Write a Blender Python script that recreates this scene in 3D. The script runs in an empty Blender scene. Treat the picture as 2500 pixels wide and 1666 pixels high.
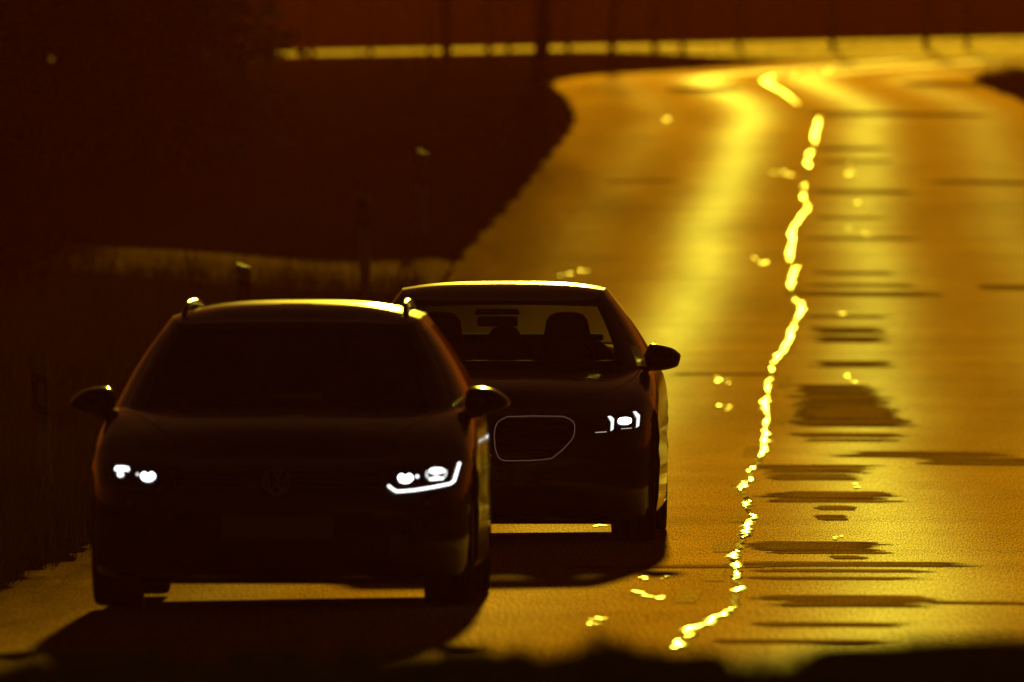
import bpy, bmesh, math, random
import numpy as np
from mathutils import Vector, Matrix
from mathutils.bvhtree import BVHTree

rng = np.random.default_rng(7)
random.seed(7)
sc = bpy.context.scene
COL = sc.collection

# ------------------------------------------------------------------ camera
F_PX, HOR, CX, CAM_Z = 41667.0, 620.0, 1250.0, 1.67     # 600 mm lens on a 36 mm frame, in 2500 px units
cam_d = bpy.data.cameras.new('camera')
cam = bpy.data.objects.new('camera', cam_d); COL.objects.link(cam)
cam.location = (0, 0, CAM_Z)
cam.rotation_euler = (math.radians(90) - math.atan((833 - HOR) / F_PX), 0, 0)
cam_d.lens = 600; cam_d.sensor_width = 36
cam_d.clip_start = 0.5; cam_d.clip_end = 3000
cam_d.dof.use_dof = True
cam_d.dof.focus_distance = 98.5
cam_d.dof.aperture_fstop = 6.3
sc.camera = cam

# ------------------------------------------------------------------ sky, sun, exposure
SUN_EL, SUN_AZ = 5.3, 0.5           # degrees; azimuth to the right of the viewing direction (+Y)
w = bpy.data.worlds.new('World'); sc.world = w; w.use_nodes = True
nt = w.node_tree; nt.nodes.clear()
sky = nt.nodes.new('ShaderNodeTexSky'); sky.sky_type = 'NISHITA'; sky.sun_disc = False
sky.sun_elevation = math.radians(SUN_EL); sky.sun_rotation = math.radians(SUN_AZ)
sky.air_density = 1.4; sky.dust_density = 1.2; sky.ozone_density = 1.0
tint = nt.nodes.new('ShaderNodeMix'); tint.data_type = 'RGBA'; tint.blend_type = 'MULTIPLY'
tint.inputs[0].default_value = 1.0
tint.inputs[7].default_value = (1.0, 0.52, 0.26, 1)       # warm white balance of the whole picture
bg = nt.nodes.new('ShaderNodeBackground'); bg.inputs['Strength'].default_value = 0.0038
out = nt.nodes.new('ShaderNodeOutputWorld')
nt.links.new(sky.outputs[0], tint.inputs[6]); nt.links.new(tint.outputs[2], bg.inputs[0]); nt.links.new(bg.outputs[0], out.inputs[0])

sun_d = bpy.data.lights.new('sun', 'SUN'); sun = bpy.data.objects.new('sun', sun_d); COL.objects.link(sun)
sun_d.energy = 2.6; sun_d.angle = math.radians(0.5); sun_d.color = (1.0, 0.75, 0.04)
sd = Vector((math.sin(math.radians(SUN_AZ)) * math.cos(math.radians(SUN_EL)),
             math.cos(math.radians(SUN_AZ)) * math.cos(math.radians(SUN_EL)), math.sin(math.radians(SUN_EL))))
sun.rotation_euler = sd.to_track_quat('Z', 'Y').to_euler()
sun.location = (20, 60, 40)

sc.view_settings.view_transform = 'Standard'; sc.view_settings.look = 'None'
sc.view_settings.exposure = 0.0; sc.view_settings.gamma = 1.0
sc.view_settings.use_curve_mapping = False
sc.cycles.use_denoising = True
sc.cycles.max_bounces = 8; sc.cycles.transparent_max_bounces = 12
sc.cycles.sample_clamp_indirect = 4.0

# ------------------------------------------------------------------ helpers
def tag(o, label=None, cat=None, group=None, kind=None):
    if label: o['label'] = label
    if cat: o['category'] = cat
    if group: o['group'] = group
    if kind: o['kind'] = kind
    return o

def mesh_obj(name, verts, faces, mat, parent=None, smooth=True):
    me = bpy.data.meshes.new(name)
    me.from_pydata([tuple(map(float, v)) for v in verts], [], [tuple(int(i) for i in f) for f in faces])
    if smooth: me.polygons.foreach_set('use_smooth', [True] * len(me.polygons))
    me.update()
    if mat: me.materials.append(mat)
    o = bpy.data.objects.new(name, me); COL.objects.link(o)
    if parent: o.parent = parent
    return o

def bm_obj(name, bm, mat, parent=None, smooth=True):
    me = bpy.data.meshes.new(name); bm.to_mesh(me); bm.free()
    if smooth: me.polygons.foreach_set('use_smooth', [True] * len(me.polygons))
    if mat: me.materials.append(mat)
    o = bpy.data.objects.new(name, me); COL.objects.link(o)
    if parent: o.parent = parent
    return o

def tri_soup(name, V, mat, parent=None):
    """V: (n,3,3) triangles"""
    n = len(V)
    me = bpy.data.meshes.new(name)
    me.vertices.add(n * 3); me.vertices.foreach_set('co', np.asarray(V, dtype=np.float32).ravel())
    me.loops.add(n * 3); me.loops.foreach_set('vertex_index', np.arange(n * 3, dtype=np.int32))
    me.polygons.add(n); me.polygons.foreach_set('loop_start', np.arange(0, n * 3, 3, dtype=np.int32))
    me.update(calc_edges=True)
    if mat: me.materials.append(mat)
    o = bpy.data.objects.new(name, me); COL.objects.link(o)
    if parent: o.parent = parent
    return o

def empty(name, loc=(0, 0, 0), rz=0):
    o = bpy.data.objects.new(name, None); COL.objects.link(o)
    o.location = loc; o.rotation_euler = (0, 0, rz); o.empty_display_size = 0.3
    return o

def catmull(P, n):
    P = np.asarray(P, float); Q = np.vstack([2 * P[0] - P[1], P, 2 * P[-1] - P[-2]])
    o = []
    for i in range(1, len(Q) - 2):
        for k in range(n):
            t = k / n
            a, b, c, d = Q[i - 1], Q[i], Q[i + 1], Q[i + 2]
            o.append(0.5 * ((2 * b) + (c - a) * t + (2 * a - 5 * b + 4 * c - d) * t * t + (3 * b - a - 3 * c + d) * t ** 3))
    o.append(P[-1]); return np.array(o)

def sstep(a, b, x):
    t = np.clip((np.asarray(x, float) - a) / (b - a), 0, 1); return t * t * (3 - 2 * t)

def copy_tree(o, parent=None):
    c = o.copy(); COL.objects.link(c); c.parent = parent
    for ch in list(o.children): copy_tree(ch, c)
    return c

# ------------------------------------------------------------------ materials
def new_mat(name):
    m = bpy.data.materials.new(name); m.use_nodes = True
    return m, m.node_tree.nodes, m.node_tree.links, m.node_tree.nodes['Principled BSDF']

def principled(name, col, rough=0.5, metal=0.0, spec=0.5, coat=0.0, noise=None):
    m, N, L, p = new_mat(name)
    p.inputs['Base Color'].default_value = (*col, 1); p.inputs['Roughness'].default_value = rough
    p.inputs['Metallic'].default_value = metal; p.inputs['Specular IOR Level'].default_value = spec
    p.inputs['Coat Weight'].default_value = coat; p.inputs['Coat Roughness'].default_value = 0.07
    if noise:
        sc_, amt = noise
        t = N.new('ShaderNodeTexCoord'); n = N.new('ShaderNodeTexNoise'); n.inputs['Scale'].default_value = sc_
        n.inputs['Detail'].default_value = 6
        r = N.new('ShaderNodeValToRGB')
        r.color_ramp.elements[0].color = (*[c * (1 - amt) for c in col], 1)
        r.color_ramp.elements[1].color = (*[min(1, c * (1 + amt)) for c in col], 1)
        r.color_ramp.elements[0].position = .35; r.color_ramp.elements[1].position = .65
        L.new(t.outputs['Object'], n.inputs['Vector']); L.new(n.outputs['Fac'], r.inputs['Fac']); L.new(r.outputs[0], p.inputs['Base Color'])
        mr = N.new('ShaderNodeMapRange'); mr.inputs['To Min'].default_value = max(0, rough - .06); mr.inputs['To Max'].default_value = min(1, rough + .06)
        L.new(n.outputs['Fac'], mr.inputs['Value']); L.new(mr.outputs[0], p.inputs['Roughness'])
    return m

def emission(name, col, s):
    m = bpy.data.materials.new(name); m.use_nodes = True
    N, L = m.node_tree.nodes, m.node_tree.links; N.clear()
    e = N.new('ShaderNodeEmission'); e.inputs[0].default_value = (*col, 1); e.inputs[1].default_value = s
    o = N.new('ShaderNodeOutputMaterial'); L.new(e.outputs[0], o.inputs[0]); return m

def glass(name, tintc, opaque=0.0):
    """thin pane: clear or tinted transmission under a fresnel reflection"""
    m = bpy.data.materials.new(name); m.use_nodes = True
    N, L = m.node_tree.nodes, m.node_tree.links; N.clear()
    tr = N.new('ShaderNodeBsdfTransparent'); tr.inputs[0].default_value = (*tintc, 1)
    gl = N.new('ShaderNodeBsdfGlossy'); gl.inputs['Roughness'].default_value = 0.02
    lw = N.new('ShaderNodeLayerWeight'); lw.inputs[0].default_value = .5
    pw = N.new('ShaderNodeMath'); pw.operation = 'POWER'; pw.inputs[1].default_value = 5.0; L.new(lw.outputs['Facing'], pw.inputs[0])
    fr = N.new('ShaderNodeMath'); fr.operation = 'MULTIPLY_ADD'; fr.inputs[1].default_value = .95; fr.inputs[2].default_value = .04; L.new(pw.outputs[0], fr.inputs[0])
    mx = N.new('ShaderNodeMixShader'); o = N.new('ShaderNodeOutputMaterial')
    L.new(fr.outputs[0], mx.inputs[0]); L.new(tr.outputs[0], mx.inputs[1]); L.new(gl.outputs[0], mx.inputs[2]); L.new(mx.outputs[0], o.inputs[0])
    return m

def asphalt(name, worn=True, base=0.86, spread=0.03, gcol=(1.0, 0.49, 0.07), gloss=1.0, broken=0.0, streaky=False):
    """dark bituminous surface: dull diffuse under a rough fresnel gloss; traffic polishes two tracks in each lane"""
    m = bpy.data.materials.new(name); m.use_nodes = True
    N, L = m.node_tree.nodes, m.node_tree.links; N.clear()
    uv = N.new('ShaderNodeUVMap'); uv.uv_map = 'UVMap'
    sep = N.new('ShaderNodeSeparateXYZ'); L.new(uv.outputs[0], sep.inputs[0])
    def mth(op, a, b=None, c=None, clamp=False):
        n = N.new('ShaderNodeMath'); n.operation = op; n.use_clamp = clamp
        for k, v in enumerate((a, b, c)):
            if v is None: continue
            if isinstance(v, (int, float)): n.inputs[k].default_value = v
            else: L.new(v, n.inputs[k])
        return n.outputs[0]
    def noise(scale_xyz, detail=4, rough=.55):
        mp = N.new('ShaderNodeMapping'); mp.inputs['Scale'].default_value = scale_xyz
        L.new(uv.outputs[0], mp.inputs[0])
        n = N.new('ShaderNodeTexNoise'); n.inputs['Scale'].default_value = 1.0; n.inputs['Detail'].default_value = detail
        n.inputs['Roughness'].default_value = rough
        L.new(mp.outputs[0], n.inputs['Vector']); return n.outputs['Fac']
    u = sep.outputs[0]
    big = noise((0.8, 0.09, 1), 3)
    mid = noise((5.0, 0.35, 1), 4)
    fine = noise((120.0, 3.4, 1), 2, .8)
    streak = noise((0.35, 1.6, 1), 3, .6)
    rough = mth('ADD', base, mth('MULTIPLY', mth('SUBTRACT', big, .5), spread * 3.0))
    rough = mth('ADD', rough, mth('MULTIPLY', mth('SUBTRACT', mid, .5), spread * 1.6))
    rough = mth('ADD', rough, mth('MULTIPLY', mth('SUBTRACT', streak, .5), spread * 1.6))
    rough = mth('ADD', rough, mth('MULTIPLY', mth('SUBTRACT', fine, .5), spread * 4.6))
    pol = edge = None
    if worn:
        wob = mth('MULTIPLY', mth('SUBTRACT', noise((0, 0.03, 1), 2), .5), .5)
        uu = mth('ADD', u, wob)
        def bump(c, s, a):
            d = mth('DIVIDE', mth('SUBTRACT', uu, c), s)
            return mth('MULTIPLY', mth('EXPONENT', mth('MULTIPLY', mth('MULTIPLY', d, d), -1.0)), a)
        lf = N.new('ShaderNodeMapRange'); lf.inputs['From Min'].default_value = 84; lf.inputs['From Max'].default_value = 165; lf.inputs['To Min'].default_value = .22; L.new(sep.outputs[1], lf.inputs['Value'])
        pol = mth('ADD', mth('ADD', mth('MULTIPLY', bump(-1.05, .50, 1.0), lf.outputs[0]), bump(.82, .50, .85)), mth('ADD', bump(-2.55, .40, .22), bump(2.6, .5, .40)))
        rough = mth('SUBTRACT', rough, mth('MULTIPLY', pol, TRACK))
        bend = N.new('ShaderNodeMapRange'); bend.inputs['From Min'].default_value = 215; bend.inputs['From Max'].default_value = 300; bend.inputs['To Max'].default_value = .075
        L.new(sep.outputs[1], bend.inputs['Value']); rough = mth('SUBTRACT', rough, bend.outputs[0])       # roughness lowered with distance so the far road comes out brighter
        edge = mth('MULTIPLY', mth('SUBTRACT', mth('MULTIPLY', u, -1.0), 1.35), 1 / 2.3, clamp=True)     # untravelled left edge, with soft tree shade painted in
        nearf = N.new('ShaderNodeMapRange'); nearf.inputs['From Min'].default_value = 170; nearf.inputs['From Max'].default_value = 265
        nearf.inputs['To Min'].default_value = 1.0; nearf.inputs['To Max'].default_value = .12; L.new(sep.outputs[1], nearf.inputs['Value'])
        edge = mth('MULTIPLY', edge, nearf.outputs[0])           # the painted shade thins out up the hill
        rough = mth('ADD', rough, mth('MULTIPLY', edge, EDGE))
    rough = mth('MINIMUM', rough, 0.985)
    stones = N.new('ShaderNodeMapRange'); stones.inputs['From Min'].default_value = .36; stones.inputs['From Max'].default_value = .66
    stones.inputs['To Min'].default_value = .12; stones.inputs['To Max'].default_value = 1.12; L.new(fine, stones.inputs['Value'])
    gl = N.new('ShaderNodeBsdfGlossy'); gl.distribution = 'GGX'; L.new(rough, gl.inputs['Roughness'])
    if pol is not None:
        mc = N.new('ShaderNodeMix'); mc.data_type = 'RGBA'
        mc.inputs[6].default_value = (*gcol, 1); mc.inputs[7].default_value = (1, 1, 1, 1)
        L.new(mth('MINIMUM', pol, 1.0), mc.inputs[0]); gc_ = mc.outputs[2]
    else:
        rg = N.new('ShaderNodeRGB'); rg.outputs[0].default_value = (*gcol, 1); gc_ = rg.outputs[0]
    mg = N.new('ShaderNodeMix'); mg.data_type = 'RGBA'; mg.blend_type = 'MULTIPLY'; mg.inputs[0].default_value = 1.0
    L.new(gc_, mg.inputs[6]); L.new(stones.outputs[0], mg.inputs[7]); L.new(mg.outputs[2], gl.inputs['Color'])
    df = N.new('ShaderNodeBsdfDiffuse')
    cr = N.new('ShaderNodeValToRGB'); cr.color_ramp.elements[0].color = (.035, .032, .030, 1); cr.color_ramp.elements[1].color = (.065, .060, .055, 1)
    L.new(mid, cr.inputs[0]); L.new(cr.outputs[0], df.inputs[0])
    fr = N.new('ShaderNodeFresnel'); fr.inputs['IOR'].default_value = 1.5
    mx = N.new('ShaderNodeMixShader'); o = N.new('ShaderNodeOutputMaterial')
    fac = mth('MULTIPLY', fr.outputs[0], gloss)
    if streaky:
        sk = N.new('ShaderNodeMapRange'); sk.inputs['From Min'].default_value = .40; sk.inputs['From Max'].default_value = .64; sk.inputs['To Min'].default_value = .35; sk.inputs['To Max'].default_value = 2.0
        L.new(noise((0.55, 5.5, 1), 4, .75), sk.inputs['Value']); fac = mth('MINIMUM', mth('MULTIPLY', fac, sk.outputs[0]), 1.0)
    if broken:
        bn = N.new('ShaderNodeMapRange'); bn.inputs['From Min'].default_value = broken; bn.inputs['From Max'].default_value = broken + .10; bn.inputs['To Min'].default_value = .10
        L.new(noise((16.0, 0.9, 1), 3, .65), bn.inputs['Value']); fac = mth('MULTIPLY', fac, bn.outputs[0])
    if edge is not None: fac = mth('MULTIPLY', fac, mth('SUBTRACT', 1.0, mth('MULTIPLY', edge, mth('ADD', .55, mth('MULTIPLY', mid, .5)))))   # painted shade: gloss dimmed towards the left edge
    L.new(fac, mx.inputs[0]); L.new(df.outputs[0], mx.inputs[1]); L.new(gl.outputs[0], mx.inputs[2]); L.new(mx.outputs[0], o.inputs[0])
    return m

def foliage(name, col, trans=0.35, tcol=None, var=.35):
    m = bpy.data.materials.new(name); m.use_nodes = True
    N, L = m.node_tree.nodes, m.node_tree.links; N.clear()
    g = N.new('ShaderNodeNewGeometry'); n = N.new('ShaderNodeTexNoise'); n.inputs['Scale'].default_value = .9; n.inputs['Detail'].default_value = 3
    L.new(g.outputs['Position'], n.inputs['Vector'])
    r = N.new('ShaderNodeValToRGB')
    r.color_ramp.elements[0].color = (*[c * (1 - var) for c in col], 1); r.color_ramp.elements[1].color = (*[c * (1 + var) for c in col], 1)
    r.color_ramp.elements[0].position = .3; r.color_ramp.elements[1].position = .7
    L.new(n.outputs['Fac'], r.inputs[0])
    d = N.new('ShaderNodeBsdfDiffuse'); t = N.new('ShaderNodeBsdfTranslucent')
    L.new(r.outputs[0], d.inputs[0])
    if tcol: t.inputs[0].default_value = (*tcol, 1)
    else: L.new(r.outputs[0], t.inputs[0])
    mx = N.new('ShaderNodeMixShader'); mx.inputs[0].default_value = trans
    o = N.new('ShaderNodeOutputMaterial'); L.new(d.outputs[0], mx.inputs[1]); L.new(t.outputs[0], mx.inputs[2]); L.new(mx.outputs[0], o.inputs[0])
    return m

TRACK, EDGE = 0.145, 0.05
M = {}
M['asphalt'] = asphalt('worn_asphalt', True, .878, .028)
M['asphalt_side'] = asphalt('side_road_asphalt', False, .79, .02, (1, .72, .3))
M['track'] = asphalt('gravel_track', False, .96, .01, (1, .54, .12), .4)
M['patch'] = asphalt('rough_repair', False, .93, .06, (1, .50, .07), .62, 0, True)
M['bitumen'] = asphalt('shiny_bitumen', False, .30, .03, (1, 1, 1), 1.0, .43)
M['bitumen_dull'] = asphalt('dull_bitumen', False, .46, .05, (1, 1, 1), 1.0, .46)
M['bitumen_whole'] = asphalt('unbroken_bitumen', False, .36, .03, (1, 1, 1))
M['bitumen_worn'] = asphalt('worn_bitumen', False, .80, .05, (1, .8, .4), 1.0, .44)
M['paint'] = asphalt('worn_road_paint', False, .875, .03, (1, .56, .14), .95)
M['soil'] = principled('grassy_soil', (.020, .014, .007), .95, spec=.0, noise=(1.3, .35))
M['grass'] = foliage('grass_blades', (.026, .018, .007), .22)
M['dry_grass'] = foliage('dry_grass_blades', (.030, .019, .007), .08)
M['needles'] = foliage('conifer_needles', (.030, .045, .020), .1)
M['wood_far'] = foliage('far_wood_foliage', (.030, .030, .012), .1)
M['bark'] = principled('bark', (.07, .055, .042), .9, spec=.2, noise=(9, .4))
M['post'] = principled('white_post_plastic', (.58, .57, .53), .62, spec=.3, noise=(14, .08))
M['post_black'] = principled('black_post_band', (.02, .02, .02), .5)
M['reflector'] = principled('post_reflector', (.35, .30, .2), .2, spec=.6)
M['paint_wagon'] = principled('black_car_paint', (.010, .010, .011), .30, spec=.30, coat=1.0, noise=(3, .1))
M['paint_sedan'] = principled('dark_grey_car_paint', (.016, .016, .018), .30, spec=.30, coat=1.0, noise=(3, .1))
M['trim'] = principled('black_trim', (.008, .008, .008), .45, noise=(20, .2))
M['gloss_black'] = principled('gloss_black', (.006, .006, .006), .08, spec=.5, noise=(5, .1))
M['rubber'] = principled('tyre_rubber', (.012, .012, .012), .85, spec=.2, noise=(30, .3))
M['alloy'] = principled('alloy', (.35, .35, .36), .3, .9, noise=(12, .1))
M['chrome'] = principled('chrome', (.55, .55, .56), .12, 1.0, noise=(12, .05))
M['dark_chrome'] = principled('dark_chrome', (.16, .16, .17), .25, 1.0, noise=(12, .05))
M['satin'] = principled('satin_badge', (.60, .58, .55), .4, .3, noise=(12, .05))
M['slat'] = principled('satin_slat', (.22, .21, .20), .4, .3, noise=(12, .05))
M['cloth'] = principled('seat_cloth', (.02, .02, .022), .9, spec=.2, noise=(25, .3))
M['plate'] = principled('number_plate', (.30, .29, .27), .5, noise=(8, .05))
M['ink'] = principled('plate_ink', (.01, .01, .01), .5)
M['glass'] = glass('clear_glass', (.45, .46, .44))
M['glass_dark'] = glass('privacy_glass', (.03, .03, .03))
M['lens'] = principled('lamp_lens', (.25, .25, .22), .1, spec=.8, noise=(20, .1))
M['led'] = emission('lit_led', (1.0, .985, .97), 2.6)
M['led_hot'] = emission('lit_low_beam', (.97, .98, 1.0), 6.0)
M['led_soft'] = emission('lit_daylight_strip', (.93, .98, .93), 1.15)
M['led_bar'] = emission('faint_lamp_bar', (1, .85, .65), .5)
M['outline_dim'] = emission('dim_grille_outline', (.9, .55, .35), .10)  # faint even emission for the sedan's grille outline

# ------------------------------------------------------------------ the lie of the land
Ys = np.arange(-120., 901., 1.)
def smooth_curve(pts, sig):
    a = np.array(pts, float); y = np.interp(Ys, a[:, 0], a[:, 1])
    k = np.arange(-4 * sig, 4 * sig + 1); g = np.exp(-.5 * (k / sig) ** 2); g /= g.sum()
    yp = np.pad(y, 4 * sig, mode='reflect', reflect_type='odd'); return np.convolve(yp, g, 'valid')
ZR = smooth_curve([(-120, 0), (100, 0), (130, .18), (160, .80), (183, 1.38), (205, 1.93), (215, 2.2), (238, 2.85), (260, 3.5), (280, 4.12),
                   (300, 4.66), (320, 5.02), (340, 5.32), (365, 5.70), (390, 6.08), (420, 6.5), (450, 6.95), (480, 7.35), (520, 8.0), (600, 11.0), (700, 18.0), (900, 30)], 5)
XC = smooth_curve([(-120, -60), (0, -26), (30, -11.5), (45, -5.2), (55, -1.9), (66, .30), (72, .68), (80, 1.05), (90, 1.2), (105, 1.45), (120, 1.66), (140, 2.09), (160, 2.55),
                   (183, 3.0), (205, 3.4), (215, 3.65), (238, 4.13), (260, 4.63), (270, 4.82), (285, 4.75), (300, 4.45), (312, 4.6), (325, 5.25), (340, 6.35), (365, 8.8),
                   (390, 12.0), (420, 17), (450, 23), (460, 23), (900, 23)], 4)
def zr(y): return np.interp(y, Ys, ZR)
def xc(y): return np.interp(y, Ys, XC)
def base_z(x, y):
    return zr(y) + .020 * np.clip(np.asarray(x) + 4, -40, 40) * sstep(340, 430, y) * (1 - sstep(520, 600, y))
WAV = [(random.uniform(3, 11), random.uniform(0, 6.28), random.uniform(.4, 1.0), random.uniform(-.5, .5)) for _ in range(9)]
def road_z(x, y):
    x = np.asarray(x, float); y = np.asarray(y, float); u = x - xc(y)
    wv = sum(a * np.sin(2 * np.pi * y / l + p + s * u) for l, p, a, s in WAV)
    return base_z(x, y) + .05 * (1 - (u / 3.8) ** 2) - .034 + .0011 * wv
def bank(u, y):
    u = np.asarray(u, float); y = np.asarray(y, float)
    left = np.interp(-u, [0, 3.70, 3.95, 4.8, 6.2, 9, 15, 40, 150], [-.10, -.10, .03, .02, .12, .30, .55, .9, 1.5])
    right = np.interp(u, [0, 3.70, 3.95, 5, 8, 15, 60, 150], [-.10, -.10, .03, .05, .12, .25, .4, .6])
    b = np.where(u < 0, left, right)
    far = 1 - sstep(215, 285, y)
    b = np.where(b > 0.03, .03 + (b - .03) * far, b)
    mound = .57 * sstep(4.0, 5.8, u) * sstep(29, 37, y) * (1 - sstep(40, 52, y))
    return b + mound
def ground_z(x, y):
    u = np.asarray(x, float) - xc(y)
    n = .035 * np.sin(x * 1.3 + y * .37) * np.sin(y * .61 - x * .4) + .03 * np.sin(x * .31 + 1.7) * np.sin(y * .23)
    return base_z(x, y) + bank(u, y) + n * sstep(3.9, 5.5, np.abs(u)) * (1 - sstep(330, 400, y))
_yy = np.arange(64., 420., .05); _py = HOR + (CAM_Z - road_z(xc(_yy), _yy)) * F_PX / _yy
_py = np.minimum.accumulate(_py)
def road_at(px, py):
    """point on the road surface that the photograph shows at this pixel"""
    y = float(np.interp(py, _py[::-1], _yy[::-1])); x = (px - CX) * y / F_PX
    return x, y
def at(px, y): return (px - CX) * y / F_PX

# ground sheet
us = np.concatenate([-np.geomspace(150, 12, 26), np.arange(-11.5, -6, .5), np.arange(-6, -3.2, .14), np.arange(-3, 3.1, 1.), np.arange(3.2, 6, .14), np.arange(6, 12, .5), np.geomspace(12, 150, 26)])
ys = np.concatenate([np.arange(-60, 20, 8.), np.arange(20, 66, 1.), np.arange(66, 335, 1.), np.arange(335, 480, 3.), np.arange(480, 701, 10.)])
YY, UU = np.meshgrid(ys, us, indexing='ij')
XX = xc(YY) + UU
# trim the sheet's far-left / right growth with the curve
ZZ = ground_z(XX, YY)
def grid_obj(name, X, Y, Z, mat, parent=None, uvs=None):
    n, m = X.shape
    V = np.stack([X, Y, Z], -1).reshape(-1, 3)
    idx = np.arange(n * m).reshape(n, m)
    Fc = np.stack([idx[:-1, :-1], idx[:-1, 1:], idx[1:, 1:], idx[1:, :-1]], -1).reshape(-1, 4)
    o = mesh_obj(name, V, Fc, mat, parent)
    if uvs is not None:
        uvl = o.data.uv_layers.new(name='UVMap'); U = np.stack(uvs, -1).reshape(-1, 2)
        li = np.empty(len(o.data.loops), dtype=np.int32); o.data.loops.foreach_get('vertex_index', li)
        uvl.data.foreach_set('uv', U[li].astype(np.float32).ravel())
    return o
ground = grid_obj('ground', XX, YY, ZZ, M['soil']); tag(ground, 'rough grassy ground either side of the road', 'ground', kind='structure')

# main road
ry = np.arange(-50, 424, .5); ru = np.linspace(-3.78, 3.78, 25)
RY, RU = np.meshgrid(ry, ru, indexing='ij'); slope = np.gradient(xc(ry), ry)
RX = xc(RY) + RU * np.sqrt(1 + slope[:, None] ** 2)
RZ = road_z(RX, RY)
edge_n = .06 * np.sin(RY * 2.3) + .05 * np.sin(RY * .83 + 1) + .03 * np.sin(RY * 5.1)
RX = np.where(np.abs(RU) > 3.7, RX + np.sign(RU) * edge_n * .8, RX)
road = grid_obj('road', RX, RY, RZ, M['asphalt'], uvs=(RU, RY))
tag(road, 'two-lane asphalt road glowing in the low sun', 'road', kind='structure')

def uv_world(o):
    me = o.data; uvl = me.uv_layers.new(name='UVMap')
    co = np.empty(len(me.vertices) * 3, np.float32); me.vertices.foreach_get('co', co); co = co.reshape(-1, 3)
    li = np.empty(len(me.loops), dtype=np.int32); me.loops.foreach_get('vertex_index', li)
    uvl.data.foreach_set('uv', co[li][:, :2].astype(np.float32).ravel())

# far crossroad and farm track
cx_ = np.linspace(-70, 90, 161); ct_ = np.linspace(0, 1, 26)
CT, CXX = np.meshgrid(ct_, cx_, indexing='ij'); near_ = 424.5 - 52 * sstep(1.0, 6.0, CXX); CY = near_ + (476 - near_) * CT   # widens into the mouth of the main road
side_road = grid_obj('crossroad', CXX, CY, base_z(CXX, CY) + .05, M['asphalt_side'], uvs=(CXX, CY))
tag(side_road, 'crossroad at the top of the rise, catching the sun', 'road', kind='structure')
ty = np.linspace(177.5, 187.5, 12); tx = np.linspace(-4.2, -.02, 24)
TY, TXo = np.meshgrid(ty, tx, indexing='ij'); TX = xc(TY) - 3.72 + TXo
flare = np.exp(TXo / 2.0) * 2.0
TYf = TY + np.where(TY < 182, -1, 1) * flare * (np.abs(TY - 182.5) / 5)
track = grid_obj('farm_track', TX, TYf, np.maximum(ground_z(TX, TYf), base_z(TX, TYf) - .02) + .05, M['track'], uvs=(TX, TYf))
tag(track, 'gravel farm track joining the road on its grassy side', 'track', kind='structure')

# ------------------------------------------------------------------ things laid into the road surface
def ragged(name, x0, y0, hx, hy, mat, lift, seed, wild=1.0):
    """repair laid across the lane: rows with uneven feathered ends, one sheet just above the road"""
    r = random.Random(seed); n = max(9, min(140, int(2 * hy / .10))); V, Fc = [], []; m = 13
    la = ra = 0.0
    for k in range(n):
        t = -1 + 2 * k / (n - 1); bow = 1 - (.18 if wild < 2 else .75) * abs(t) ** 3
        la = .15 * la + r.uniform(-1, .5) * .26 * wild; ra = .15 * ra + r.uniform(-1, .6) * .30 * wild
        spike = (.22 * r.random() if r.random() < .3 else 0); la -= .12 * r.random() * (r.random() < .2)
        a, b = x0 - hx * (bow + la), x0 + hx * (bow + ra + spike)
        yy = y0 + t * hy
        for q in range(m):
            X = a + (b - a) * q / (m - 1); Y = yy + .05 * hy * math.sin(3 * X + seed); V.append((X, Y, float(road_z(X, Y)) + lift))
    for k in range(n - 1):
        for q in range(m - 1):
            c = k * m + q; Fc.append((c, c + 1, c + m + 1, c + m))
    o = mesh_obj(name, V, Fc, mat, road); uv_world(o); return o
D = 1.0625
seam_disp = [[(1545, 1492), (1560, 1475)], [(1575, 1468), (1590, 1450), (1625, 1430), (1655, 1418), (1692, 1399)], [(1688, 1362), (1708, 1352)],
             [(1686, 1333), (1694, 1316)], [(1690, 1310), (1693, 1293)], [(1685, 1287), (1690, 1268)],
             [(1708, 1239), (1716, 1215), (1726, 1182)], [(1714, 1168), (1722, 1153)], [(1700, 1130), (1714, 1112), (1722, 1100)], [(1722, 1086), (1736, 1074)],
             [(1748, 1051), (1757, 1030), (1756, 1005), (1764, 985)], [(1760, 979), (1768, 962)], [(1764, 955), (1757, 930), (1768, 912)], [(1766, 906), (1770, 870)], [(1772, 857), (1776, 846)],
             [(1776, 837), (1800, 810), (1812, 788), (1820, 765), (1826, 745)], [(1828, 740), (1845, 710), (1842, 698), (1824, 687)],
             [(1818, 668), (1820, 640), (1832, 615)], [(1817, 606), (1814, 590), (1820, 560), (1822, 530), (1835, 505)], [(1833, 508), (1858, 484), (1856, 470)], [(1850, 462), (1846, 445)], [(1846, 432), (1848, 426)],
             [(1856, 384), (1858, 370)], [(1858, 362), (1866, 347)], [(1872, 330), (1874, 308), (1884, 270)], [(1834, 241), (1800, 213), (1770, 196), (1752, 187), (1775, 178), (1808, 171)], [(1818, 172), (1834, 170)], [(1845, 171), (1880, 168)], [(1890, 166), (1915, 162)]]
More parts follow.
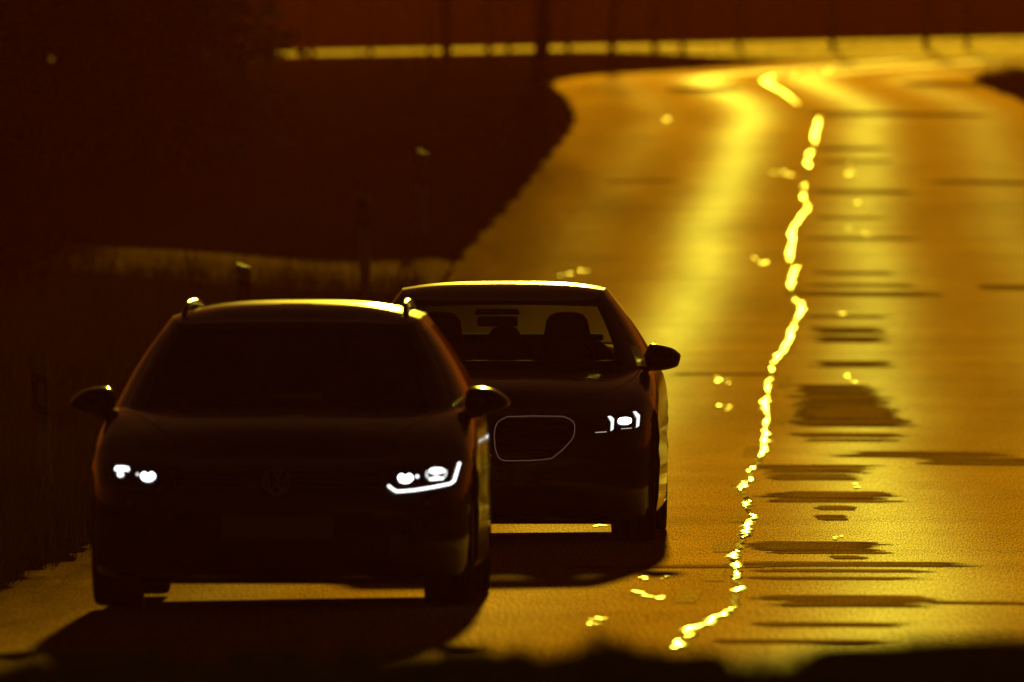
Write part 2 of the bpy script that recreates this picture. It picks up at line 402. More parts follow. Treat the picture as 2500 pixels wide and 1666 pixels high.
def strip(name, pts, half, mat, lift, jit=.25, seed=0):
    r = random.Random(seed); P = np.array([road_at(x * D, y * D) for x, y in pts])
    seg = np.concatenate([[0], np.cumsum(np.hypot(*np.diff(P, axis=0).T) )]); L_ = max(seg[-1], .6)
    n = max(5, min(90, int(L_ / .28))); t = np.linspace(0, seg[-1], n)
    X = np.interp(t, seg, P[:, 0]); Y = np.interp(t, seg, P[:, 1])
    if seg[-1] < .6: Y = Y[0] + np.linspace(-.3, .3, n)
    V, Fc = [], []
    for i in range(n):
        e = min(1.0, .35 + 3 * min(i, n - 1 - i) / n)
        a = half * e * (1 + jit * r.uniform(-1, 1)); b = half * e * (1 + jit * r.uniform(-1, 1))
        s = half * .9 * r.uniform(-1, 1) * (1 if 0 < i < n - 1 else 0)
        for dx, h in ((-a, .2), (-a * .5, .9), (0, 1), (b * .5, .9), (b, .2)):
            xx = X[i] + dx + s; V.append((xx, Y[i], float(road_z(xx, Y[i])) + lift * h * (1 + .15 * r.uniform(-1, 1))))
    for i in range(n - 1):
        for k in range(4):
            a = i * 5 + k; Fc.append((a, a + 1, a + 6, a + 5))
    o = mesh_obj(name, V, Fc, mat, road); uv_world(o); return o
for i, s in enumerate(seam_disp):
    strip('joint_seal', s, .029, M['bitumen'] if i < 22 else M['bitumen_whole'], .009, .6, i)
# a dull continuous seal under the glinting parts, broken where it has worn off
for i in range(len(seam_disp) - 3):
    a, b = seam_disp[i][-1], seam_disp[i + 1][0]
    strip('worn_joint_seal', [a, b], .020, M['bitumen_worn'], .006, .4, 100 + i)

glints = [(1750, 603, 20, 12), (1535, 276, 13, 6), (1785, 396, 22, 4), (1818, 405, 14, 5), (1956, 378, 9, 5), (1954, 402, 14, 6), (1988, 538, 9, 6),
          (1948, 527, 9, 3), (1660, 873, 22, 7), (1672, 880, 12, 5), (1948, 866, 14, 6), (1956, 878, 12, 4), (1660, 936, 20, 4), (1678, 942, 14, 3), (1945, 720, 26, 5), (1310, 628, 34, 3), (1345, 620, 14, 3),
          (1922, 1238, 24, 5), (1470, 1366, 28, 6), (1505, 1376, 26, 4), (1485, 1330, 26, 5), (1525, 1330, 14, 4), (1365, 1440, 24, 7), (1380, 1426, 30, 5), (1380, 1210, 26, 3), (1960, 1118, 22, 6),
          (1980, 466, 20, 4)]
for i, (x, y, w_, h_) in enumerate(glints):
    X, Y = road_at(x * D, y * D); Y2 = road_at(x * D, (y - h_) * D)[1]
    rp = random.Random(300 + i); hx_, hy_ = w_ * D * Y / F_PX, max(.2, Y2 - Y)
    for q in range(4):           # small separate flecks of spilt bitumen
        ragged('bitumen_spill', X + rp.uniform(-.75, .75) * hx_, Y + rp.uniform(-.8, .8) * hy_, hx_ * rp.uniform(.12, .42), hy_ * rp.uniform(.15, .35), M['bitumen_dull'], .0075 + .0004 * q, 40 + 9 * i + q, 2.2)

patches = [(1880, 1258, 165, 13), (1835, 1256, 130, 8), (1960, 1297, 270, 5), (1900, 1312, 210, 3), (1920, 1330, 215, 3), (1935, 1383, 235, 15), (2080, 1377, 60, 6), (1895, 1437, 210, 6), (1825, 1475, 200, 4),
           (1880, 1078, 145, 10), (1860, 1096, 130, 7), (1905, 1144, 165, 11), (1925, 1133, 120, 3), (2110, 1045, 230, 8), (2250, 1058, 160, 8), (1935, 925, 115, 42), (1940, 960, 140, 20), (1945, 1000, 130, 5), (1955, 1012, 110, 3),
           (1955, 838, 108, 8), (1950, 760, 98, 9), (1950, 780, 105, 8), (1945, 728, 92, 3), (1985, 676, 170, 5), (1980, 656, 130, 3), (1960, 628, 95, 3), (1975, 548, 125, 3), (1950, 501, 80, 3), (1970, 441, 110, 4),
           (1960, 371, 85, 3), (1950, 342, 75, 4), (2060, 262, 200, 5), (1610, 206, 100, 6), (1470, 414, 85, 3), (2280, 416, 170, 3), (2310, 657, 70, 5), (1660, 860, 130, 2), (1920, 1168, 45, 5), (1910, 1190, 40, 6), (1945, 1282, 45, 4),
           (1560, 1303, 250, 3), (2300, 1385, 180, 3), (2180, 190, 110, 5)]
for i, (x, y, w_, h_) in enumerate(patches):
    X, Y = road_at(x * D, y * D); Y2 = road_at(x * D, (y - h_) * D)[1]
    rp = random.Random(900 + i); hx_, hy_ = w_ * D * Y / F_PX, max(.10, Y2 - Y)
    k_ = max(1, int(h_ / 2.6)) if h_ >= 5 else 1
    for q in range(k_):          # a repair wears down to bands with slivers of the old surface between them
        f = (q + .5) / k_ * 2 - 1
        ragged('asphalt_patch', X + rp.uniform(-.07, .07) * hx_ * (k_ > 1), Y + f * hy_, hx_ * (rp.uniform(.72, 1.02) if k_ > 1 else 1), hy_ / k_ * (rp.uniform(.55, 1.02) if k_ > 1 else 1), M['patch'], .0034 + .00025 * ((i + q) % 9), 50 * i + q)

dashes = [(1582, 1370, 1660), (1640, 1322, 1300), (1664, 1256, 1300), (1700, 1187, 1300), (1700, 1108, 1300), (1728, 1040, 0), (1790, 960, 0), (1800, 880, 0), (1812, 800, 0), (1830, 722, 0), (1836, 655, 0), (1842, 590, 0)]
for i, (x, y, _) in enumerate(dashes):
    X, Y = road_at(x * D, y * D); V = []
    yy = np.linspace(Y - 1.6, Y + 1.6, 14); x0 = (xc(yy) - xc(Y)) + X
    for k in range(14):
        for dx in (-.055, .055):
            jx = dx + random.uniform(-.006, .006); V.append((x0[k] + jx, yy[k], float(road_z(x0[k] + jx, yy[k])) + .0031))
    mesh_obj('lane_dash', V, [(2 * k, 2 * k + 1, 2 * k + 3, 2 * k + 2) for k in range(13)], M['paint'], road); uv_world(bpy.context.scene.collection.objects[-1])

# ------------------------------------------------------------------ vehicles
def smf(pts, sig=.09):
    a = np.array(pts, float); g = np.arange(a[0, 0] - 1, a[-1, 0] + 1, .01); v = np.interp(g, a[:, 0], a[:, 1])
    k = np.arange(-.36, .361, .01); wgt = np.exp(-.5 * (k / sig) ** 2); wgt /= wgt.sum(); v = np.convolve(np.pad(v, len(k) // 2, mode='edge'), wgt, 'valid')
    return lambda y: np.interp(y, g, v)
def car_body(name, plan, levels, zb, He, Hc, mat, parent, axles, rw, nose, tail):
    half = catmull(plan, 7)
    d = np.gradient(half, axis=0); nrm = np.stack([-d[:, 1], d[:, 0]], -1) * -1.0
    nrm /= np.linalg.norm(nrm, axis=1)[:, None] + 1e-9
    nrm[0] = (0, -1); nrm[-1] = (0, 1)
    L_ = plan[-1][1]
    he = smf(He); hc = smf(Hc)
    rings = []
    for t, ins in levels:
        nf = ins * (1 + nose * (t > .7) * (1 - sstep(.1, .7, half[:, 1])))
        p = half - nrm * nf[:, None]; p[:, 0] = np.maximum(p[:, 0], 0); p[0, 0] = p[-1, 0] = 0
        zz = zb(p[:, 1]) + (he(p[:, 1]) - zb(p[:, 1])) * t
        rings.append(np.column_stack([p, zz]))
    top = rings[-1]
    yc = np.clip(top[:, 1], .55, L_ - .45)
    for k in (.93, .84, .72, .58, .44, .30, .15, 0):
        x = top[:, 0] * k; y = yc + (top[:, 1] - yc) * k
        rings.append(np.column_stack([x, y, he(y) + (hc(y) - he(y)) * (1 - k ** 2.4)]))
    bot = rings[0]; pre = []
    ybc = np.clip(bot[:, 1], .5, L_ - .5)
    for k in (0, .5): pre.append(np.column_stack([bot[:, 0] * k, ybc + (bot[:, 1] - ybc) * k, bot[:, 2]]))
    rings = pre + rings
    n = len(half); bm = bmesh.new()
    for sgn in (1, -1):
        vs = [[bm.verts.new((sgn * x, y, z)) for x, y, z in r] for r in rings]
        for a in range(len(vs) - 1):
            for i in range(n - 1):
                q = [vs[a][i], vs[a][i + 1], vs[a + 1][i + 1], vs[a + 1][i]]
                try: bm.faces.new(q if sgn > 0 else q[::-1])
                except ValueError: pass
    bmesh.ops.remove_doubles(bm, verts=bm.verts, dist=1e-4)
    bmesh.ops.dissolve_degenerate(bm, dist=1e-4, edges=bm.edges)
    bmesh.ops.recalc_face_normals(bm, faces=bm.faces)
    R = rw + .045; kill = []
    for f in bm.faces:
        c = f.calc_center_median()
        if abs(c.x) > .62 and abs(f.normal.x) > .6 and min(math.hypot(c.y - ay, c.z - rw) for ay in axles) < R and c.z > .13: kill.append(f)
        elif abs(c.x) > .60 and c.z < .2 and min(abs(c.y - ay) for ay in axles) < R: kill.append(f)
    bmesh.ops.delete(bm, geom=kill, context='FACES')
    for e in [e for e in bm.edges if e.is_boundary]:
        for v in e.verts:
            for ay in axles:
                r = math.hypot(v.co.y - ay, v.co.z - rw)
                if .6 * R < r < 1.3 * R and v.co.z > .2:
                    v.co.y = ay + (v.co.y - ay) * R / r; v.co.z = rw + (v.co.z - rw) * R / r
    bvh = BVHTree.FromBMesh(bm)
    o = bm_obj(name, bm, mat, parent)
    return o, bvh

def hit(bvh, x, z):
    h = bvh.ray_cast(Vector((x, -1, z)), Vector((0, 1, 0)))
    if h[0] is None or h[0].y > 1.2:
        q = bvh.find_nearest(Vector((x, .2, z))); return q[0].y
    return h[0].y
def hit_down(bvh, x, y):
    h = bvh.ray_cast(Vector((x, y, 3)), Vector((0, 0, -1)))
    return h[0].z if h[0] is not None else bvh.find_nearest(Vector((x, y, .9)))[0].z

def resample(pts, step=.012, closed=False):
    P = np.array(pts, float)
    if closed: P = np.vstack([P, P[0]])
    s = np.concatenate([[0], np.cumsum(np.linalg.norm(np.diff(P, axis=0), axis=1))])
    t = np.linspace(0, s[-1], max(3, int(s[-1] / step) + 1))
    return np.column_stack([np.interp(t, s, P[:, 0]), np.interp(t, s, P[:, 1])])

def ribbon(name, pts, width, off, mat, parent, bvh, mode='front', closed=False, depth=.004):
    P = resample(pts, .012 if mode == 'front' else .03, closed)
    if closed: P = P[:-1]
    d = (np.roll(P, -1, 0) - np.roll(P, 1, 0)) if closed else np.gradient(P, axis=0)
    d /= np.linalg.norm(d, axis=1)[:, None] + 1e-9
    nrm = np.column_stack([-d[:, 1], d[:, 0]]); V, Fc = [], []
    for p, q in zip(P, nrm):
        for s, o_ in ((-1, off), (1, off), (1, -depth), (-1, -depth)):
            a, b = p + q * s * width / 2
            if mode == 'front': V.append((a, hit(bvh, a, b) - o_, b))
            else: V.append((a, b, hit_down(bvh, a, b) + o_))
    n = len(P)
    for i in range(n if closed else n - 1):
        j = (i + 1) % n
        for k in range(4): Fc.append((4 * i + k, 4 * i + (k + 1) % 4, 4 * j + (k + 1) % 4, 4 * j + k))
    if not closed: Fc += [(0, 1, 2, 3), (4 * n - 1, 4 * n - 2, 4 * n - 3, 4 * n - 4)]
    return mesh_obj(name, V, Fc, mat, parent, smooth=False)

def patch(name, poly, off, mat, parent, bvh, step=.02):
    P = resample(poly, step, True)[:-1]; c = P.mean(0); n = len(P); V, Fc = [], []
    for s, o_ in ((1, -.004), (1, off), (.8, off), (.55, off), (.3, off), (.1, off)):
        for p in P:
            a, b = c + (p - c) * s; V.append((a, hit(bvh, a, b) - o_, b))
    for r in range(5):
        for i in range(n): Fc.append((r * n + i, r * n + (i + 1) % n, (r + 1) * n + (i + 1) % n, (r + 1) * n + i))
    Fc.append(tuple(range(5 * n, 6 * n)))
    return mesh_obj(name, V, Fc, mat, parent, smooth=False)

def oval(cx0, cz0, a, b, n=18, e=1.0):
    o = []
    for i in range(n):
        t = 2 * math.pi * i / n; c, s = math.cos(t), math.sin(t)
        o.append((cx0 + math.copysign(abs(c) ** e, c) * a, cz0 + math.copysign(abs(s) ** e, s) * b))
    return o

def cabin(parent, ctrl, mats, zc, bulge=.022, ns=12, nseg=8):
    """ctrl: list of (belt (x,y,z), roof (x,y,z), kind of the segment that follows)"""
    B = np.array([c[0] for c in ctrl]); T = np.array([c[1] for c in ctrl])
    cb, ct = catmull(B, nseg), catmull(T, nseg); cb[:, 0] = np.maximum(cb[:, 0], 0); ct[:, 0] = np.maximum(ct[:, 0], 0)
    n = len(cb); seg = [min(i // nseg, len(ctrl) - 2) for i in range(n - 1)]; kinds = [ctrl[s][2] for s in seg]
    lv = np.array([0, .05, .10, .2, .32, .45, .58, .70, .80, .88, .93, .97, 1.0])
    grid = []
    for s in lv:
        p = cb + (ct - cb) * s
        b = bulge * math.sin(math.pi * s)
        mid = np.array([0, 2.8]); dv = p[:, :2] - mid; dv[:, 0] *= 2.2; dv /= np.linalg.norm(dv, axis=1)[:, None]
        p[:, :2] += dv * b; p[0, 0] = p[-1, 0] = 0
        grid.append(p)
    parts = {}
    def add(key, quad):
        vs, idx, fs = parts.setdefault(key, ([], {}, []))
        f = []
        for q in quad:
            k = tuple(np.round(q, 5))
            if k not in idx: idx[k] = len(vs); vs.append(k)
            f.append(idx[k])
        if len(set(f)) == 4: fs.append(f)
    for sg in (1, -1):
        S = np.array([sg, 1, 1])
        for a in range(len(lv) - 1):
            lo, hi = lv[a], lv[a + 1]
            for i in range(n - 1):
                k = kinds[i]
                if k == 'windscreen': key = 'windscreen' if hi <= .935 else 'frame'
                elif k == 'rear_window': key = 'rear_window' if (lo >= .05 and hi <= .90) else 'frame'
                elif k.startswith('side'): key = (k, sg) if (lo >= .05 and hi <= .90) else 'frame'
                else: key = 'frame'
                q = [grid[a][i] * S, grid[a][i + 1] * S, grid[a + 1][i + 1] * S, grid[a + 1][i] * S]
                add(key, q if sg > 0 else q[::-1])
    # roof skin
    zcf = smf(zc, .10)
    top = grid[-1]; yc = np.clip(top[:, 1], top[0, 1] + .45, top[-1, 1] - .45)
    ks = (1, .97, .93, .87, .8, .72, .62, .5, .38, .25, .12, 0); rr = []
    for k in ks:
        x = top[:, 0] * k; y = yc + (top[:, 1] - yc) * k
        z = top[:, 2] + (zcf(y) - top[:, 2]) * (1 - k ** 3.2); rr.append(np.column_stack([x, y, z]))
    for sg in (1, -1):
        S = np.array([sg, 1, 1])
        for a in range(len(ks) - 1):
            for i in range(n - 1):
                q = [rr[a][i] * S, rr[a][i + 1] * S, rr[a + 1][i + 1] * S, rr[a + 1][i] * S]
                add('roof', q if sg > 0 else q[::-1])
    res = {}
    for key, (vs, _, fs) in parts.items():
        nm = {'windscreen': 'windscreen', 'rear_window': 'rear_window', 'frame': 'cabin_frame', 'roof': 'roof'}.get(key, 'side_window')
        mt = mats['front_glass'] if nm == 'windscreen' else mats['rear_glass'] if nm == 'rear_window' else mats['side_glass'] if nm == 'side_window' else mats['paint']
        o = mesh_obj(nm, vs, fs, mt, parent); res[key] = o
    return res

def tube_path(name, P, r, mat, parent, n=8, flat=1.0):
    P = [Vector(p) for p in P]; V, Fc = [], []
    for i, p in enumerate(P):
        d = (P[min(i + 1, len(P) - 1)] - P[max(i - 1, 0)]).normalized(); a = d.orthogonal().normalized()
        up = Vector((0, 0, 1)); a = d.cross(up).normalized() if abs(d.z) < .95 else d.cross(Vector((1, 0, 0))).normalized(); b = a.cross(d)
        rr = r[i] if isinstance(r, (list, tuple)) else r
        for k in range(n):
            t = 2 * math.pi * k / n; V.append(p + a * rr * math.cos(t) + b * rr * flat * math.sin(t))
    for i in range(len(P) - 1):
        for k in range(n): Fc.append((i * n + k, i * n + (k + 1) % n, (i + 1) * n + (k + 1) % n, (i + 1) * n + k))
    Fc += [tuple(range(n))[::-1], tuple(range((len(P) - 1) * n, len(P) * n))]
    return mesh_obj(name, V, Fc, mat, parent)

def box_obj(name, c, s, mat, parent, bev=.01, taper=1.0, lean=0.0):
    bm = bmesh.new(); bmesh.ops.create_cube(bm, size=1)
    for v in bm.verts:
        k = taper if v.co.z > 0 else 1
        v.co = Vector((c[0] + v.co.x * s[0] * k, c[1] + v.co.y * s[1] + lean * (v.co.z + .5) * s[2], c[2] + v.co.z * s[2]))
    bmesh.ops.bevel(bm, geom=list(bm.edges), offset=bev, segments=3, affect='EDGES', profile=.6)
    return bm_obj(name, bm, mat, parent)

def wheel(parent, x, y, r, wdt):
    """tyre, rim, hub on an Empty at the axle end"""
    prof = [(.64, .36), (.70, .46), (.82, .5), (.93, .49), (.975, .45), (.993, .38), (1.0, .25), (1.0, .14), (.985, .13), (.985, .11), (1.0, .10), (1.0, -.10), (.985, -.11), (.985, -.13), (1.0, -.14), (1.0, -.25), (.993, -.38), (.975, -.45), (.93, -.49), (.82, -.5), (.70, -.46), (.64, -.36)]
    n = 40; V, Fc = [], []; s = 1 if x > 0 else -1
    for i in range(n):
        t = 2 * math.pi * i / n
        for (q, a) in prof: V.append((x + a * wdt, y + math.cos(t) * q * r, r + math.sin(t) * q * r))
    m = len(prof)
    for i in range(n):
        for k in range(m): Fc.append((i * m + k, i * m + (k + 1) % m, ((i + 1) % n) * m + (k + 1) % m, ((i + 1) % n) * m + k))
    ty_ = mesh_obj('wheel', V, Fc, M['rubber'], parent)
    bm = bmesh.new()
    for i in range(5):
        t0 = 2 * math.pi * i / 5
        for dt in (-.16, .16):
            q = []
            for rad, wd, ax in ((.10, .12, .30), (.66, .07, .40)):
                for sg in (-1, 1):
                    t = t0 + dt + sg * wd / (rad + .15)
                    q.append(bm.verts.new((x + s * ax * wdt, y + math.cos(t) * rad * r, r + math.sin(t) * rad * r)))
            bm.faces.new((q[0], q[1], q[3], q[2]))
    for q0, q1, a0, a1 in ((.60, .66, .44, .46), (.60, .60, .44, -.3)):
        for i in range(n):
            t, t2 = 2 * math.pi * i / n, 2 * math.pi * (i + 1) / n
            bm.faces.new([bm.verts.new((x + s * a * wdt, y + math.cos(tt) * q * r, r + math.sin(tt) * q * r)) for tt, q, a in ((t, q0, a0), (t2, q0, a0), (t2, q1, a1), (t, q1, a1))])
    bmesh.ops.remove_doubles(bm, verts=bm.verts, dist=1e-5)
    ret = bmesh.ops.extrude_face_region(bm, geom=list(bm.faces))
    for v in ret['geom']:
        if isinstance(v, bmesh.types.BMVert): v.co.x -= s * .02
    bm_obj('rim', bm, M['alloy'], ty_)
    return ty_

def mirror_pair(parent, outline, stalk, y, mat, glassmat):
    """door mirrors: outline traced in the (x, z) plane, rounded in depth, on a stalk"""
    P = catmull(np.vstack([outline, outline[:1]]), 4)[:-1]; c = P.mean(0)
    for s in (1, -1):
        V, Fc = [], []; n = len(P)
        lay = [(-.115, .30), (-.108, .55), (-.09, .76), (-.06, .90), (-.02, .98), (.02, 1.0), (.05, .985), (.062, .95), (.062, .90), (.050, .88)]
        for dy, k in lay:
            for p in P:
                a, b = c + (p - c) * k; V.append((s * a, y + dy + .10 * (a - c[0]), b))
        for r in range(len(lay) - 1):
            for i in range(n): Fc.append((r * n + i, r * n + (i + 1) % n, (r + 1) * n + (i + 1) % n, (r + 1) * n + i))
        Fc.append(tuple(range(n)))
        h = mesh_obj('door_mirror', V, Fc, mat, parent)
        V = [(s * (c + (p - c) * .89)[0], y + .052 + .10 * ((c + (p - c) * .89)[0] - c[0]), (c + (p - c) * .89)[1]) for p in P]
        mesh_obj('mirror_glass', V, [tuple(range(n))], glassmat, h, smooth=False)
        V, Fc = [], []
        for (xx, z0, z1) in stalk:
            for dy in (-.05, .05): V += [(s * xx, y + dy, z0), (s * xx, y + dy, z1)]
        for i in range(len(stalk) - 1):
            a = i * 4; b = a + 4
            for q in ((0, 1), (1, 3), (3, 2), (2, 0)): Fc.append((a + q[0], a + q[1], b + q[1], b + q[0]))
        Fc += [(0, 1, 3, 2), tuple(len(V) - 4 + k for k in (0, 2, 3, 1))]
        mesh_obj('mirror_arm', V, Fc, M['trim'], h, smooth=False)

def text_mesh(name, body, size, loc, mat, parent):
    cu = bpy.data.curves.new(name, 'FONT'); cu.body = body; cu.size = size; cu.align_x = 'RIGHT'; cu.align_y = 'CENTER'; cu.extrude = .0008; cu.space_character = 1.08
    t = bpy.data.objects.new(name, cu); COL.objects.link(t); bpy.context.view_layer.update()
    dg = bpy.context.evaluated_depsgraph_get(); me = bpy.data.meshes.new_from_object(t.evaluated_get(dg))
    bpy.data.objects.remove(t); me.transform(Matrix.Rotation(math.radians(90), 4, 'X')); me.materials.clear(); me.materials.append(mat)
    o = bpy.data.objects.new(name, me); COL.objects.link(o); o.parent = parent; o.location = loc; return o

def seat(parent, x, y, top, wd=.25, z0=.55, name='front_seat', hr=.27):
    """seat back and headrest as one smooth dome, with shoulder bolsters"""
    prof = [(z0, .27), (.75, .275), (.92, .265), (1.04, .235), (1.10, .20), (1.15, wd / 2 + .015), (top - .10, wd / 2), (top - .05, wd / 2 - .008), (top - .02, wd / 2 - .03), (top - .005, wd / 2 - .06), (top, .02)]
    V, Fc = [], []; n = 16
    for i, (z, hw) in enumerate(prof):
        dep = .10 if z < 1.12 else .055
        if z >= top - .005: dep *= .6
        for k in range(n):
            t = 2 * math.pi * k / n; c, s = math.cos(t), math.sin(t)
            V.append((x + math.copysign(abs(c) ** .6, c) * hw, y + (z - z0) * .28 + math.copysign(abs(s) ** .6, s) * dep, z))
    for i in range(len(prof) - 1):
        for k in range(n): Fc.append((i * n + k, i * n + (k + 1) % n, (i + 1) * n + (k + 1) % n, (i + 1) * n + k))
    Fc += [tuple(range(n))[::-1], tuple(range((len(prof) - 1) * n, len(prof) * n))]
    return mesh_obj(name, V, Fc, M['cloth'], parent)

def steering(parent, x, y, z):
    P = []
    for i in range(25):
        t = 2 * math.pi * i / 24; P.append((x + .185 * math.cos(t), y + .07 * math.sin(t), z + .17 * math.sin(t)))
    o = tube_path('steering_wheel', P, .016, M['trim'], parent, 6)
    tube_path('steering_spoke', [(x - .18, y, z), (x + .18, y, z)], .02, M['trim'], o, 6)

LEV = [(0, .045), (.04, .018), (.10, .006), (.25, .0), (.38, -.006), (.48, .002), (.56, -.004), (.66, .0), (.75, .004), (.83, .012), (.90, .028), (.955, .055), (.985, .085), (1.0, .115)]

# ---- station wagon
WY = 80.1
wag = empty('station_wagon', (at(675, WY), WY, float(road_z(-1.1, WY)) - .002), math.radians(-1.45))
tag(wag, 'black station wagon with roof rails and lit headlights, leading on the road', 'car', 'cars driving with headlights on')
wx = lambda p: ((p[0] - 681) / 515, (1480 - p[1]) / 515)
plan = [(0, 0), (.30, .012), (.56, .06), (.74, .16), (.845, .34), (.895, .62), (.912, 1.0), (.914, 2.2), (.914, 3.2), (.895, 3.95), (.855, 4.40), (.74, 4.66), (.42, 4.755), (0, 4.77)]
zbw = lambda y: np.interp(y, [0, .15, .5, 4.2, 4.77], [.175, .15, .145, .16, .30])
He = [(0, .685), (.2, .70), (.45, .745), (.8, .835), (1.1, .895), (1.4, .935), (2.0, .95), (3.5, .98), (4.4, 1.0), (4.77, .98)]
Hc = [(0, .70), (.12, .735), (.3, .785), (.6, .865), (.9, .915), (1.2, .945), (1.5, .95), (4.77, .97)]
wbody, wb = car_body('body', plan, LEV, zbw, He, Hc, M['paint_wagon'], wag, (.92, 3.71), .335, 1.4, 1)
ctrl = [((0, 1.19, .935), (0, 2.06, 1.345), 'windscreen'), ((.40, 1.225, .93), (.32, 2.07, 1.343), 'windscreen'), ((.69, 1.36, .90), (.535, 2.14, 1.335), 'pillar'),
        ((.80, 1.53, .90), (.585, 2.26, 1.35), 'side_a'), ((.85, 1.90, .93), (.60, 2.42, 1.362), 'side_a'), ((.862, 2.50, .95), (.605, 2.66, 1.372), 'pillar'), ((.862, 2.60, .955), (.605, 2.74, 1.374), 'side_b'),
        ((.855, 3.40, .98), (.60, 3.42, 1.378), 'pillar'), ((.85, 3.50, .985), (.598, 3.50, 1.378), 'side_c'), ((.80, 4.15, .97), (.575, 4.08, 1.368), 'pillar'), ((.74, 4.42, .95), (.54, 4.22, 1.36), 'pillar'),
        ((.64, 4.56, .93), (.49, 4.30, 1.355), 'rear_window'), ((0, 4.63, .92), (0, 4.36, 1.36), 'rear_window')]
zcw = [(2.0, 1.35), (2.2, 1.405), (2.5, 1.435), (2.9, 1.449), (3.4, 1.445), (4.0, 1.425), (4.4, 1.37)]
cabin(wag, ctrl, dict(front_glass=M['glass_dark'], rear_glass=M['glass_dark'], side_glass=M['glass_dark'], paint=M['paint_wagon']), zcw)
for s in (1, -1):
    for y in (.92, 3.71): wheel(wag, s * .785, y, .335, .235)
    P = [(s * .535, 2.28, 1.375), (s * .530, 2.36, 1.405), (s * .526, 2.5, 1.428), (s * .524, 2.8, 1.438), (s * .522, 3.3, 1.438), (s * .517, 3.8, 1.42), (s * .512, 3.95, 1.39)]
    r_ = tube_path('roof_rail', catmull(P, 5), .015, M['dark_chrome'], wag, 8, .8)
    ribbon('hood_seam', [(s * .80, 1.38), (s * .70, 1.1), (s * .60, .75), (s * .52, .50)], .006, .0012, M['trim'], wag, wb, 'down')
    box_obj('mud_flap', (s * .74, 1.30, .24), (.22, .012, .16), M['trim'], wag, .004)
# headlamps
hl = [(940, 1180), (955, 1150), (1010, 1138), (1070, 1128), (1122, 1122), (1112, 1175), (1060, 1190), (972, 1200)]
def wl(pts, s=1): return [(s * wx(p)[0], wx(p)[1]) for p in pts]
lampR = patch('headlamp', wl(hl), .004, M['gloss_black'], wag, wb)
ribbon('daylight_strip', wl([(950, 1179), (958, 1186), (971, 1194), (1015, 1190.5), (1057, 1184), (1098, 1176), (1106, 1170), (1110, 1155), (1117, 1126)]), .0105, .012, M['led'], lampR, wb)
heart = [(973, 1160), (976, 1154), (981, 1151), (986, 1154), (990, 1157), (995, 1154), (1000, 1151), (1006, 1155), (1010, 1161), (1007, 1167), (1000, 1172), (990, 1174), (980, 1171), (975, 1166)]
patch('low_beam', wl(heart), .012, M['led_hot'], lampR, wb, .008)
patch('marker_led', wl(oval(1019, 1158, 4, 4, 10)), .010, M['led'], lampR, wb, .006)
patch('high_beam', wl([(1046, 1144), (1050, 1139), (1062, 1137), (1076, 1138), (1083, 1142), (1084, 1148), (1074, 1151), (1060, 1152), (1048, 1150)]), .012, M['led'], lampR, wb, .008)
ribbon('lamp_ring', wl([(1043, 1145), (1041, 1152), (1042, 1159), (1047, 1162)]), .008, .011, M['led_soft'], lampR, wb)
ribbon('lamp_ring', wl([(1085, 1143), (1087, 1149), (1086, 1156), (1082, 1161)]), .008, .011, M['led_soft'], lampR, wb)
ribbon('lamp_bar', wl([(1048, 1165), (1081, 1163)]), .011, .011, M['led'], lampR, wb)
patch('reflector_led', wl(oval(1064, 1158, 9, 3.5, 12)), .011, M['led_soft'], lampR, wb, .008)
hlL = [(2 * 679 - x, y) for x, y in hl]
lampL = patch('headlamp', wl(hlL), .004, M['gloss_black'], wag, wb)
patch('low_beam', wl([(x - 624, y - 4) for x, y in heart]), .012, M['led_hot'], lampL, wb, .008)
patch('high_beam', wl([(281, 1141), (285, 1134), (300, 1133), (316, 1135), (320, 1142), (318, 1146), (308, 1145), (296, 1145), (284, 1146)]), .012, M['led'], lampL, wb, .008)
patch('marker_led', wl([(290, 1149), (296, 1147), (304, 1148), (306, 1155), (302, 1159), (293, 1160), (290, 1155)]), .012, M['led'], lampL, wb, .008)
patch('marker_led', wl(oval(341, 1153, 4, 4, 10)), .010, M['led_soft'], lampL, wb, .006)
ribbon('daylight_strip', wl([(2 * 679 - x, y) for x, y in [(950, 1179), (971, 1194), (1057, 1184), (1100, 1176), (1117, 1126)]]), .0125, .009, M['lens'], lampL, wb)
# grille, badge, plate, intakes
grl = patch('grille', [(-.50, .655), (0, .675), (.50, .655), (.47, .565), (0, .55), (-.47, .565)], .003, M['gloss_black'], wag, wb)
for z in (.575, .602, .629, .656): ribbon('grille_slat', [(-.47, z - .002), (-.2, z), (.2, z), (.47, z - .002)], .007, .012, M['slat'], grl, wb)
bz = .605; R_ = .062
bdg = ribbon('badge', oval(0, bz, R_, R_, 40), .008, .020, M['satin'], wag, wb, closed=True)
def badge(pts): ribbon('badge_stroke', [(x * R_, bz + z * R_) for x, z in pts], .0085, .020, M['satin'], bdg, wb)
badge([(-.36, .92), (0, .08), (.36, .92)])
badge([(-.84, .52), (-.40, -.86), (0, -.06), (.40, -.86), (.84, .52)])
patch('lower_intake', [(-.55, .36), (-.45, .46), (.45, .46), (.55, .36), (.50, .26), (-.50, .26)], .003, M['trim'], wag, wb)
for s in (1, -1):
    patch('fog_intake', [(s * .60, .40), (s * .80, .43), (s * .83, .36), (s * .62, .28)], .003, M['trim'], wag, wb)
pl = box_obj('number_plate', (.005, -.014, .388), (.52, .010, .11), M['plate'], wag, .003)
box_obj('front_lip', (0, .18, .135), (1.35, .16, .03), M['trim'], wag, .008)
